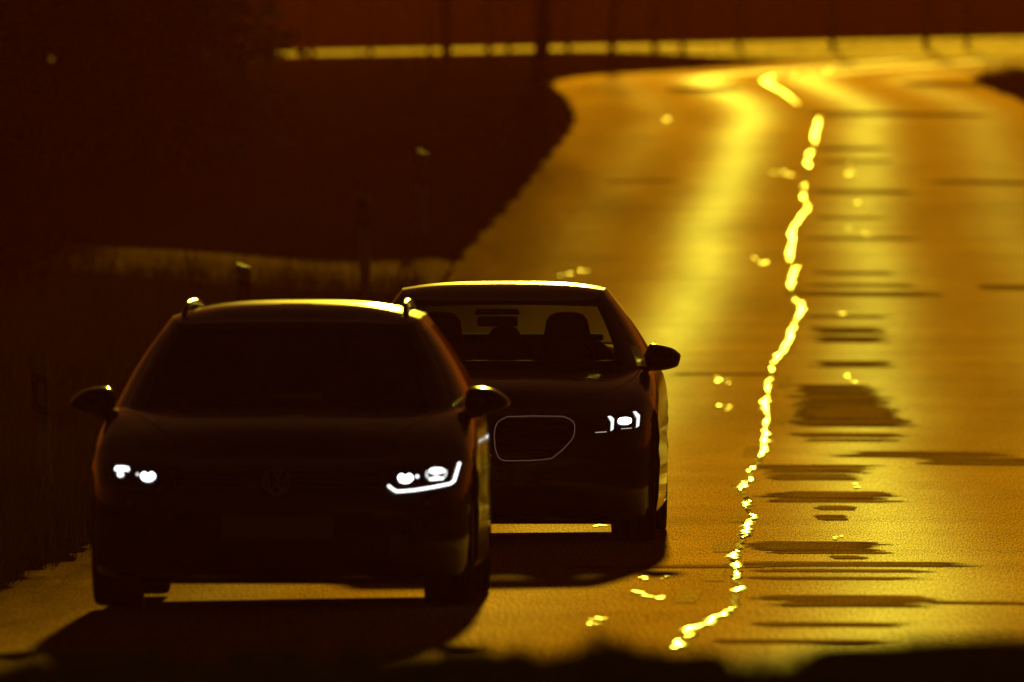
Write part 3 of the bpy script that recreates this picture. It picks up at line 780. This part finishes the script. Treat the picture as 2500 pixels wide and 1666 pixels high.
# door mirrors and wipers
mo = [(1365, 880), (1378, 812), (1430, 776), (1560, 785), (1640, 818), (1705, 872), (1712, 905), (1680, 940), (1600, 975), (1500, 992), (1420, 985), (1372, 950)]
mo = np.array([((700 + x / 3.137 - 704) / 515, (1480 - (700 + y / 3.137)) / 515) for x, y in mo])
mirror_pair(wag, mo, [(.80, .87, .93), (.86, .88, .925), (.93, .895, .93)], 1.62, M['paint_wagon'], M['chrome'])
for s, x0, x1 in ((1, .62, .05), (1, .05, -.5)):
    tube_path('wiper', [(x0, 1.30, .945), ((x0 + x1) / 2, 1.27, .955), (x1, 1.25, .957)], .008, M['trim'], wag, 6)
for s in (1, -1): seat(wag, s * .37, 2.35, 1.28)
box_obj('dashboard', (0, 1.75, .93), (1.36, .45, .10), M['trim'], wag, .03)
steering(wag, .37, 2.0, .95)
for s in (1, -1): patch('tail_mount', oval(s * .70, .50, .02, .012, 8), .002, M['lens'], wag, wb)

# ---- sedan
SY = 97.6
sed = empty('sedan', (at(1195, SY), SY, float(road_z(-.1, SY)) - .002), math.radians(-1.7))
tag(sed, 'dark sedan with outlined grille and bracket-shaped headlights, following the station wagon', 'car', 'cars driving with headlights on')
bx = lambda p: ((p[0] - 1200) / 419, (1321 - p[1]) / 419)
plan = [(0, 0), (.30, .01), (.55, .045), (.75, .14), (.865, .32), (.915, .58), (.94, .95), (.945, 1.6), (.945, 3.4), (.935, 4.1), (.885, 4.65), (.76, 4.93), (.45, 5.04), (0, 5.06)]
zbs = lambda y: np.interp(y, [0, .15, .5, 4.5, 5.06], [.16, .135, .13, .15, .30])
He = [(0, .735), (.2, .755), (.45, .80), (.8, .875), (1.2, .935), (1.6, .985), (2.2, 1.0), (3.4, 1.02), (4.4, 1.04), (5.06, 1.02)]
Hc = [(0, .755), (.12, .785), (.3, .835), (.6, .905), (.9, .95), (1.3, .985), (1.55, .99), (1.75, 1.0), (2.0, .93), (3.3, .93), (3.75, 1.10), (4.1, 1.165), (4.5, 1.14), (5.06, 1.08)]
sbody, sb = car_body('body', plan, LEV, zbs, He, Hc, M['paint_sedan'], sed, (.87, 3.865), .36, 1.2, 1)
ctrl = [((0, 1.38, 1.0), (0, 2.20, 1.385), 'windscreen'), ((.42, 1.42, .995), (.32, 2.21, 1.383), 'windscreen'), ((.71, 1.55, .975), (.535, 2.28, 1.392), 'pillar'),
        ((.82, 1.72, .975), (.578, 2.38, 1.42), 'side_a'), ((.872, 2.05, .985), (.592, 2.52, 1.442), 'side_a'), ((.885, 2.62, 1.0), (.597, 2.76, 1.456), 'pillar'), ((.885, 2.72, 1.005), (.597, 2.84, 1.458), 'side_b'),
        ((.875, 3.50, 1.03), (.59, 3.36, 1.45), 'pillar'), ((.84, 4.0, 1.06), (.57, 3.55, 1.43), 'pillar'), ((.76, 4.22, 1.09), (.53, 3.68, 1.39), 'pillar'),
        ((.68, 4.36, 1.11), (.49, 3.76, 1.375), 'rear_window'), ((0, 4.44, 1.14), (0, 3.82, 1.385), 'rear_window')]
zcs = [(2.1, 1.39), (2.3, 1.44), (2.6, 1.478), (2.95, 1.497), (3.3, 1.49), (3.6, 1.45), (3.85, 1.39)]
cabin(sed, ctrl, dict(front_glass=M['glass'], rear_glass=M['glass'], side_glass=M['glass_dark'], paint=M['paint_sedan']), zcs)
for s in (1, -1):
    for y in (.87, 3.865): wheel(sed, s * .805, y, .36, .255)
    ribbon('hood_seam', [(s * .83, 1.60), (s * .80, 1.2), (s * .74, .85), (s * .62, .55), (s * .48, .42)], .006, .0012, M['trim'], sed, sb, 'down')
def bl(pts, s=1): return [(s * bx(p)[0], bx(p)[1]) for p in pts]
kid = [(1240, 1018), (1300, 1016), (1374, 1017), (1389, 1022), (1400, 1030), (1404, 1040), (1403, 1060), (1397, 1073), (1375, 1097), (1350, 1117), (1327, 1120.5), (1290, 1122.5), (1235, 1123), (1222, 1116), (1214, 1095), (1211, 1062), (1214, 1040), (1221, 1028)]
for s in (1, -1):
    k_ = patch('grille', bl(kid, s), .003, M['gloss_black'], sed, sb)
    ribbon('grille_surround', bl(kid, s), .0042, .010, M['outline_dim'], k_, sb, closed=True)
    for q in range(7):
        z0 = .50 + q * .032; ribbon('grille_slat', [(s * .05, z0), (s * (.36 + .10 * (z0 > .56)), z0)], .006, .006, M['trim'], k_, sb)
    hb = patch('headlamp', bl([(1418, 1030), (1440, 1022), (1500, 1012), (1545, 1001), (1564, 1008), (1562, 1046), (1520, 1056), (1450, 1060), (1425, 1045)], s), .004, M['gloss_black'], sed, sb)
    patch('daylight_bracket', bl([(1481, 1017), (1489, 1016), (1497, 1023), (1496, 1048), (1489, 1053), (1489.5, 1029)], s), .012, M['led_soft'], hb, sb, .008)
    patch('daylight_bracket', bl([(1540, 1006.5), (1547, 1005.5), (1557, 1015), (1556, 1041), (1549, 1045), (1549.5, 1019)], s), .012, M['led_soft'], hb, sb, .008)
    patch('low_beam', bl(oval(1522, 1028, 16, 8.5, 20, .7), s), .012, M['led_hot'], hb, sb, .008)
    patch('high_beam', bl(oval(1466.5, 1033, 13.5, 9, 20, .35), s), .010, M['lens'], hb, sb, .008)
    ribbon('lamp_bar', bl([(1453, 1055.5), (1480, 1054)], s), .004, .010, M['led_bar'], hb, sb)
    ribbon('lamp_bar', bl([(1514, 1047), (1539, 1045.5)], s), .004, .010, M['led_bar'], hb, sb)
    patch('side_intake', [(s * .70, .43), (s * .82, .46), (s * .84, .36), (s * .72, .30)], .003, M['trim'], sed, sb)
patch('lower_intake', [(-.52, .30), (.52, .30), (.58, .20), (-.58, .20)], .003, M['trim'], sed, sb)
pl = box_obj('number_plate', (0, -.014, .382), (.52, .010, .112), M['plate'], sed, .003)
for k_, ch_ in enumerate('3434E'): text_mesh('plate_character', ch_, .098, (-.055 + k_ * .068 + (.03 if k_ == 4 else 0), -.0205, .382), M['ink'], pl)
box_obj('front_lip', (0, .18, .122), (1.45, .16, .025), M['trim'], sed, .008)
mo = [(970, 740), (1060, 550), (1150, 455), (1400, 490), (1650, 560), (1780, 650), (1850, 740), (1800, 960), (1700, 1030), (1450, 1090), (1150, 1105), (1030, 990)]
mo = np.array([((1480 + x / 9.8 - 1226) / 419, (1321 - (800 + y / 9.8)) / 419) for x, y in mo])
mirror_pair(sed, mo, [(.80, .955, 1.005), (.86, .968, 1.0), (.92, .985, 1.02)], 1.83, M['paint_sedan'], M['chrome'])
tube_path('wiper', [(.66, 1.50, .995), (.3, 1.455, 1.005), (-.05, 1.44, 1.008)], .007, M['trim'], sed, 6)
tube_path('wiper', [(.0, 1.44, 1.0), (-.3, 1.455, 1.003), (-.62, 1.50, .995)], .007, M['trim'], sed, 6)
for s in (1, -1):
    seat(sed, s * .375, 2.42, 1.315, .26)
    seat(sed, s * .40, 3.35, 1.205, .24, .70, 'rear_seat')
seat(sed, -.02, 3.40, 1.235, .20, .70, 'rear_seat')
box_obj('interior_mirror', (-.015, 2.02, 1.262), (.236, .03, .060), M['trim'], sed, .012)
box_obj('sensor_pod', (-.02, 2.12, 1.318), (.27, .10, .035), M['trim'], sed, .012, .9)
box_obj('headliner', (0, 2.75, 1.372), (1.04, .9, .03), M['cloth'], sed, .01)
steering(sed, .375, 2.05, 1.0)
box_obj('dashboard', (0, 1.86, .985), (1.44, .55, .10), M['cloth'], sed, .03)
box_obj('parcel_shelf', (0, 3.98, 1.160), (1.10, .42, .04), M['cloth'], sed, .01)

# ------------------------------------------------------------------ delineator posts
def post():
    o = empty('delineator_post')
    def sect(z0, z1, name, mat, grow=0.0, slant=0.0, slant0=0.0):
        V = []
        for z, sl in ((z0, slant0), (z1, slant)):
            for x, y in ((-.06, .05), (-.035, -.05), (.035, -.05), (.06, .05)):
                x2, y2 = x * (1 + grow), y * (1 + grow); V.append((x2, y2, z - sl * (x / .06)))
        return mesh_obj(name, V, [(0, 1, 5, 4), (1, 2, 6, 5), (2, 3, 7, 6), (3, 0, 4, 7), (4, 5, 6, 7), (3, 2, 1, 0)], mat, o, smooth=False)
    sect(-.25, .64, 'shaft', M['post'], 0, .02)
    b = sect(.64, .90, 'black_band', M['post_black'], .0, .02, .02)
    sect(.90, 1.02, 'head', M['post'], 0, .022, .02)
    V = [(x, -.0535, z) for x, z in ((-.022, .70), (.022, .69), (.022, .84), (-.022, .85))]
    mesh_obj('reflector', V + [(x, y + .006, z) for x, y, z in V], [(0, 1, 2, 3), (0, 4, 5, 1), (1, 5, 6, 2), (2, 6, 7, 3), (3, 7, 4, 0)], M['reflector'], b, smooth=False)
    return o
p0 = post()
posts = [(106, 111, 866, 'white delineator post in the dark verge beside the station wagon', 4), (601, 145, 645, 'white delineator post in the grass before the farm track', -3),
         (893, 176, 460, 'white delineator post at the mouth of the farm track', 3), (1031, 200, 368, 'white delineator post on the bank beyond the farm track', -2)]
for i, (px, y, topy, lab, rz_) in enumerate(posts):
    o = p0 if i == 0 else copy_tree(p0)
    x = at(px, y); ztop = CAM_Z - (topy - HOR) * y / F_PX
    o.location = (x, y, max(ztop - 1.03, float(ground_z(x, y)) - .22)); o.rotation_euler = (math.radians(random.uniform(-1, 1)), math.radians(random.uniform(-1.5, 1.5)), math.radians(rz_))
    tag(o, lab, 'post', 'roadside delineator posts')

# ------------------------------------------------------------------ trees
def bare_tree(name, seed, h, r0):
    r = random.Random(seed); root = empty(name)
    trunk, limbs = ([], []), ([], [])
    def tube(buf, P, R, n):
        V, Fc = buf; b0 = len(V)
        for i, p in enumerate(P):
            d = (P[min(i + 1, len(P) - 1)] - P[max(0, i - 1)]).normalized(); a = d.orthogonal().normalized(); b = a.cross(d)
            for k in range(n):
                t = 2 * math.pi * k / n; V.append(p + (a * math.cos(t) + b * math.sin(t)) * R[i])
        for i in range(len(P) - 1):
            for k in range(n): Fc.append((b0 + i * n + k, b0 + i * n + (k + 1) % n, b0 + (i + 1) * n + (k + 1) % n, b0 + (i + 1) * n + k))
    P = [Vector((0, 0, -.4))]; d = Vector((r.uniform(-.03, .03), r.uniform(-.03, .03), 1))
    N_ = 12
    for i in range(N_):
        d = (d + Vector((r.uniform(-.06, .06), r.uniform(-.06, .06), 0))).normalized(); P.append(P[-1] + d * (h + .4) / N_)
    R = [r0 * (1.35 if i == 0 else 1.0) * (1 - .93 * (i / N_)) for i in range(N_ + 1)]
    tube(trunk, P, R, 9)
    def grow(p, d, L_, rad, lev):
        Q = [p]; n = 4
        for i in range(n):
            d = (d + Vector((r.uniform(-.18, .18), r.uniform(-.18, .18), r.uniform(-.02, .16)))).normalized(); Q.append(Q[-1] + d * L_ / n)
        tube(limbs, Q, [rad * (1 - .8 * i / n) for i in range(n + 1)], 5 if lev < 2 else 3)
        if lev >= 3: return
        for k in range(r.randint(3, 5)):
            i = r.randint(1, n); e = (d + Vector((r.uniform(-.9, .9), r.uniform(-.9, .9), r.uniform(-.2, .6)))).normalized()
            grow(Q[i], e, L_ * r.uniform(.40, .62), rad * (.45 if lev else .5), lev + 1)
    for i in range(5, N_ + 1):
        for k in range(2):
            a = r.uniform(0, 6.28); e = Vector((math.cos(a), math.sin(a), r.uniform(.4, .9))).normalized()
            grow(P[i], e, h * r.uniform(.16, .26) * (1.15 - .5 * i / N_), R[i] * .5 + .006, 1)
    mesh_obj('trunk', trunk[0], trunk[1], M['bark'], root); mesh_obj('crown', limbs[0], limbs[1], M['bark'], root)
    return root
slim = bare_tree('bare_tree', 3, 7.0, .075)
slim2 = bare_tree('bare_tree', 11, 6.2, .06)
thick = bare_tree('bare_tree', 5, 8.0, .16)
row = [(1047, 410, 1), (1195, 412, 0), (1246, 413, 1), (1390, 408, 1), (1597, 405, 0), (1668, 404, 1), (1802, 402, 1), (2032, 401, 0), (2262, 398, 0), (2362, 396, 1), (905, 412, 1), (760, 413, 0)]
used = [False, False]
for px, y, k in row:
    src = (slim, slim2)[k]; o = src if not used[k] else copy_tree(src); used[k] = True
    x = at(px, y); o.location = (x, y, float(ground_z(x, y)) - .05); o.rotation_euler = (0, 0, random.uniform(0, 6.28)); s = random.uniform(.9, 1.15); o.scale = (s, s, random.uniform(.9, 1.1))
    tag(o, 'slim leafless tree in the row along the crossroad', 'tree', 'leafless trees along the crossroad')
x = at(1315, 302); thick.location = (x, 302, float(ground_z(x, 302)) - .05)
tag(thick, 'thick-trunked leafless tree at the inside of the bend', 'tree')
o = copy_tree(slim); x = at(1492, 352); o.location = (x, 352, float(ground_z(x, 352)) - .05); o.rotation_euler = (0, 0, 2.1); o.scale = (1.15, 1.15, 1)
tag(o, 'slim leafless tree on the grass point between road and crossroad', 'tree')
o = copy_tree(slim2); x = at(1095, 318); o.location = (x, 318, float(ground_z(x, 318)) - .05); o.rotation_euler = (0, 0, 4.1); o.scale = (1.9, 1.9, 1.1)
tag(o, 'leafless tree with a straight stem on the grassy bank', 'tree')

def clump_tris(n, cen, rad, size, r):
    """n leaf-sized triangles spread in an ellipsoidal shell"""
    a = r.normal(size=(n, 3)); a /= np.linalg.norm(a, axis=1)[:, None]
    p = cen + a * rad * (r.uniform(.25, 1, (n, 1)) ** .5)
    t = r.normal(size=(n, 3, 3)) * size; return p[:, None, :] + t

def conifer(name, seed, h, rad, low):
    r = np.random.default_rng(seed); root = empty(name)
    V, Fc = [], []
    for i in range(9):
        z = -.3 + (h + .2) * i / 8; q = .16 * (1 - .93 * i / 8)
        for k in range(9): V.append((q * math.cos(k * .698) + .04 * math.sin(z), q * math.sin(k * .698), z))
    for i in range(8):
        for k in range(9): Fc.append((i * 9 + k, i * 9 + (k + 1) % 9, i * 9 + 9 + (k + 1) % 9, i * 9 + 9 + k))
    mesh_obj('trunk', V, Fc, M['bark'], root)
    T = []
    z = low
    while z < h:
        R_ = rad * (1 - ((z - low) / (h - low)) ** 1.1) + .12
        nb = max(5, int(R_ * 9))
        for b in range(nb):
            a = r.uniform(0, 2 * math.pi); L_ = R_ * r.uniform(.7, 1.08); m = max(6, int(L_ * 26))
            s = r.uniform(.05, 1, m); p = np.column_stack([np.cos(a) * s * L_, np.sin(a) * s * L_, z - .28 * s * L_ + .12 * s ** 2 * L_ + r.normal(0, .05, m)])
            p[:, :2] += r.normal(0, .10, (m, 2)) * s[:, None]
            T.append(p[:, None, :] + r.normal(size=(m, 3, 3)) * np.array([.085, .085, .05]))
        z += r.uniform(.20, .32)
    c = tri_soup('crown', np.concatenate(T), M['needles'], root)
    return root
con = [conifer('conifer', 1, 9.0, 1.9, .9), conifer('conifer', 2, 7.6, 1.7, .55)]
spots = [(-4.6, 238, 1, 1.0), (-6.0, 231, 0, 1.0), (-7.4, 243, 1, 1.1), (-8.8, 233, 0, .95), (-10.6, 240, 1, 1.0), (-5.3, 249, 0, 1.05), (-12.4, 231, 0, 1.1), (-14.2, 242, 1, 1.1)]
us_ = [False, False]
for x, y, k, s in spots:
    o = con[k] if not us_[k] else copy_tree(con[k]); us_[k] = True
    o.location = (x, y, float(ground_z(x, y)) - .05); o.rotation_euler = (0, 0, random.uniform(0, 6.28)); o.scale = (s, s, s)
    tag(o, 'dark evergreen conifer in the dense stand on the grassy bank', 'tree', 'conifers standing on the bank')
# low evergreen bushes that close the stand off below
for i, (x, y, s) in enumerate([(-4.3, 226, .85), (-6.1, 223, 1.0), (-8.2, 225, 1.1), (-10.3, 224, 1.0), (-12.6, 226, 1.2)]):
    rr_ = np.random.default_rng(50 + i); root = empty('evergreen_bush', (x, y, float(ground_z(x, y))))
    T = [clump_tris(900, np.array([0, 0, .75 * s]), np.array([1.15 * s, .9 * s, .85 * s]), .06, rr_)] + [clump_tris(220, np.array([rr_.uniform(-1, 1) * s, rr_.uniform(-.5, .5), rr_.uniform(.5, 1.5) * s]), np.array([.5, .45, .4]) * s, .05, rr_) for _ in range(6)]
    tri_soup('crown', np.concatenate(T), M['needles'], root)
    tube_path('stem', [(0, 0, -.2), (.03, 0, .4 * s), (.0, .05, 1.0 * s)], [.05, .04, .015], M['bark'], root, 6)
    tag(root, 'rounded evergreen bush at the foot of the conifer stand', 'bush', 'bushes below the conifers')

# far wood: one mass behind the crossroad, low at its edge and taller up the slope
r = np.random.default_rng(21); T = []
for i in range(1000):
    y = r.uniform(488, 640); x = r.uniform(-70, 95); lim = (y - 478) * .068 + .6
    h = min(lim * r.uniform(.75, 1.0), 7.0); z = float(base_z(x, y)) - (0.0); z = float(ground_z(x, y))
    h = max(.9, min(h, base_z(0, 475) + (y - 475) * .082 - z))
    T.append(clump_tris(int(60 + h * 45), np.array([x, y, z + h * .52]), np.array([.9 + h * .22, .9 + h * .22, h * .5]), .16, r))
wood = tri_soup('wood', np.concatenate(T), M['wood_far'])
tag(wood, 'dim wooded slope behind the crossroad', 'wood', kind='stuff')

# ------------------------------------------------------------------ grass
def blades(n, yr, ur, h, wd, r, lean=.35, clump=0.5, xr=None):
    y = r.uniform(*yr, n)
    x = xc(y) + r.uniform(*ur, n) if xr is None else r.uniform(*xr, n)
    dens = .5 + .5 * np.sin(x * 2.7 + y * .6) * np.sin(y * .9 - x * 1.9)
    keep = r.uniform(size=n) < (1 - clump) + clump * dens; x, y, dens = x[keep], y[keep], dens[keep]; n = len(x)
    z = ground_z(x, y); hh = r.uniform(h[0], h[1], n) * (.65 + .6 * dens); a = r.uniform(0, np.pi, n)
    dx, dy = np.cos(a) * wd / 2, np.sin(a) * wd / 2; lx, ly = r.normal(0, lean, n) * hh, r.normal(0, lean, n) * hh
    b0 = np.column_stack([x - dx, y - dy, z - .02]); b1 = np.column_stack([x + dx, y + dy, z - .02]); t = np.column_stack([x + lx, y + ly, z + hh])
    return np.stack([b0, b1, t], 1)
r = np.random.default_rng(9)
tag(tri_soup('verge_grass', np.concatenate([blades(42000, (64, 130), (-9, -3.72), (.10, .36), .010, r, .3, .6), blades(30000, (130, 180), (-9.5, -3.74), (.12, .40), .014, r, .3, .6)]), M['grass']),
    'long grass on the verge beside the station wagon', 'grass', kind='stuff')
tag(tri_soup('bank_grass', np.concatenate([blades(22000, (187, 235), (-14, -3.78), (.08, .26), .018, r, .35, .5), blades(40000, (230, 300), (-14, -3.80), (.04, .13), .022, r, .35, .4), blades(20000, (290, 424), (-24, -3.9), (.04, .12), .03, r, .4, .3)]), M['dry_grass']),
    'dry grass on the bank rising beyond the farm track', 'grass', kind='stuff')
tag(tri_soup('right_verge_grass', blades(26000, (150, 410), (3.8, 12), (.10, .34), .02, r, .35, .5), M['grass']), 'grass on the verge inside the right-hand bend', 'grass', kind='stuff')
fg = [blades(42000, (34, 46), (0, 0), (.03, .08), .008, r, .35, .7, (-2.2, 2.6))]
for px, py, sd_ in [(random.uniform(0, 2500), random.uniform(1585, 1640), random.uniform(.03, .07)) for _ in range(26)] + [(random.uniform(0, 1250), random.uniform(1575, 1615), random.uniform(.05, .11)) for _ in range(12)] + [(1480, 1540, .10), (1400, 1590, .10), (1540, 1575, .10), (2280, 1560, .08), (2370, 1575, .07), (2450, 1605, .10), (1290, 1590, .12), (1120, 1585, .10), (1000, 1610, .10), (650, 1585, .1), (2050, 1645, .08), (1620, 1605, .10), (320, 1610, .10), (120, 1600, .14), (2180, 1610, .10)]:
    n_ = 1100; x = at(px, 40); zt = CAM_Z - (py - HOR) * 40 / F_PX
    gx = r.normal(x, sd_ * .45, n_); gy = r.normal(39.4, .9, n_); gz = ground_z(gx, gy); top = gz + np.maximum(.05, (zt - gz) * r.uniform(.55, 1.08, n_) * np.exp(-((gx - x) / sd_) ** 2))
    a = r.uniform(0, np.pi, n_); dx, dy = np.cos(a) * .006, np.sin(a) * .006
    fg.append(np.stack([np.column_stack([gx - dx, gy - dy, gz - .02]), np.column_stack([gx + dx, gy + dy, gz - .02]), np.column_stack([gx + r.normal(0, .02, n_), gy + r.normal(0, .03, n_), top])], 1))
tag(tri_soup('foreground_grass', np.concatenate(fg), M['grass']), 'blurred grass tufts on the near verge in front of the road', 'grass', kind='stuff')

# ------------------------------------------------------------------ haze
mh = bpy.data.materials.new('sunlit_haze'); mh.use_nodes = True
N, L = mh.node_tree.nodes, mh.node_tree.links; N.clear()
pv = N.new('ShaderNodeVolumePrincipled'); pv.inputs['Color'].default_value = (1.0, .17, .04, 1); pv.inputs['Density'].default_value = .00021; pv.inputs['Anisotropy'].default_value = .3
ho = N.new('ShaderNodeOutputMaterial'); L.new(pv.outputs[0], ho.inputs['Volume'])
bm = bmesh.new(); bmesh.ops.create_cube(bm, size=1)
for v in bm.verts: v.co = Vector((v.co.x * 440, 320 + v.co.y * 780, 12 + v.co.z * 27))
hz = bm_obj('haze', bm, mh, smooth=False); tag(hz, 'thin warm haze in the evening air', 'haze', kind='stuff')
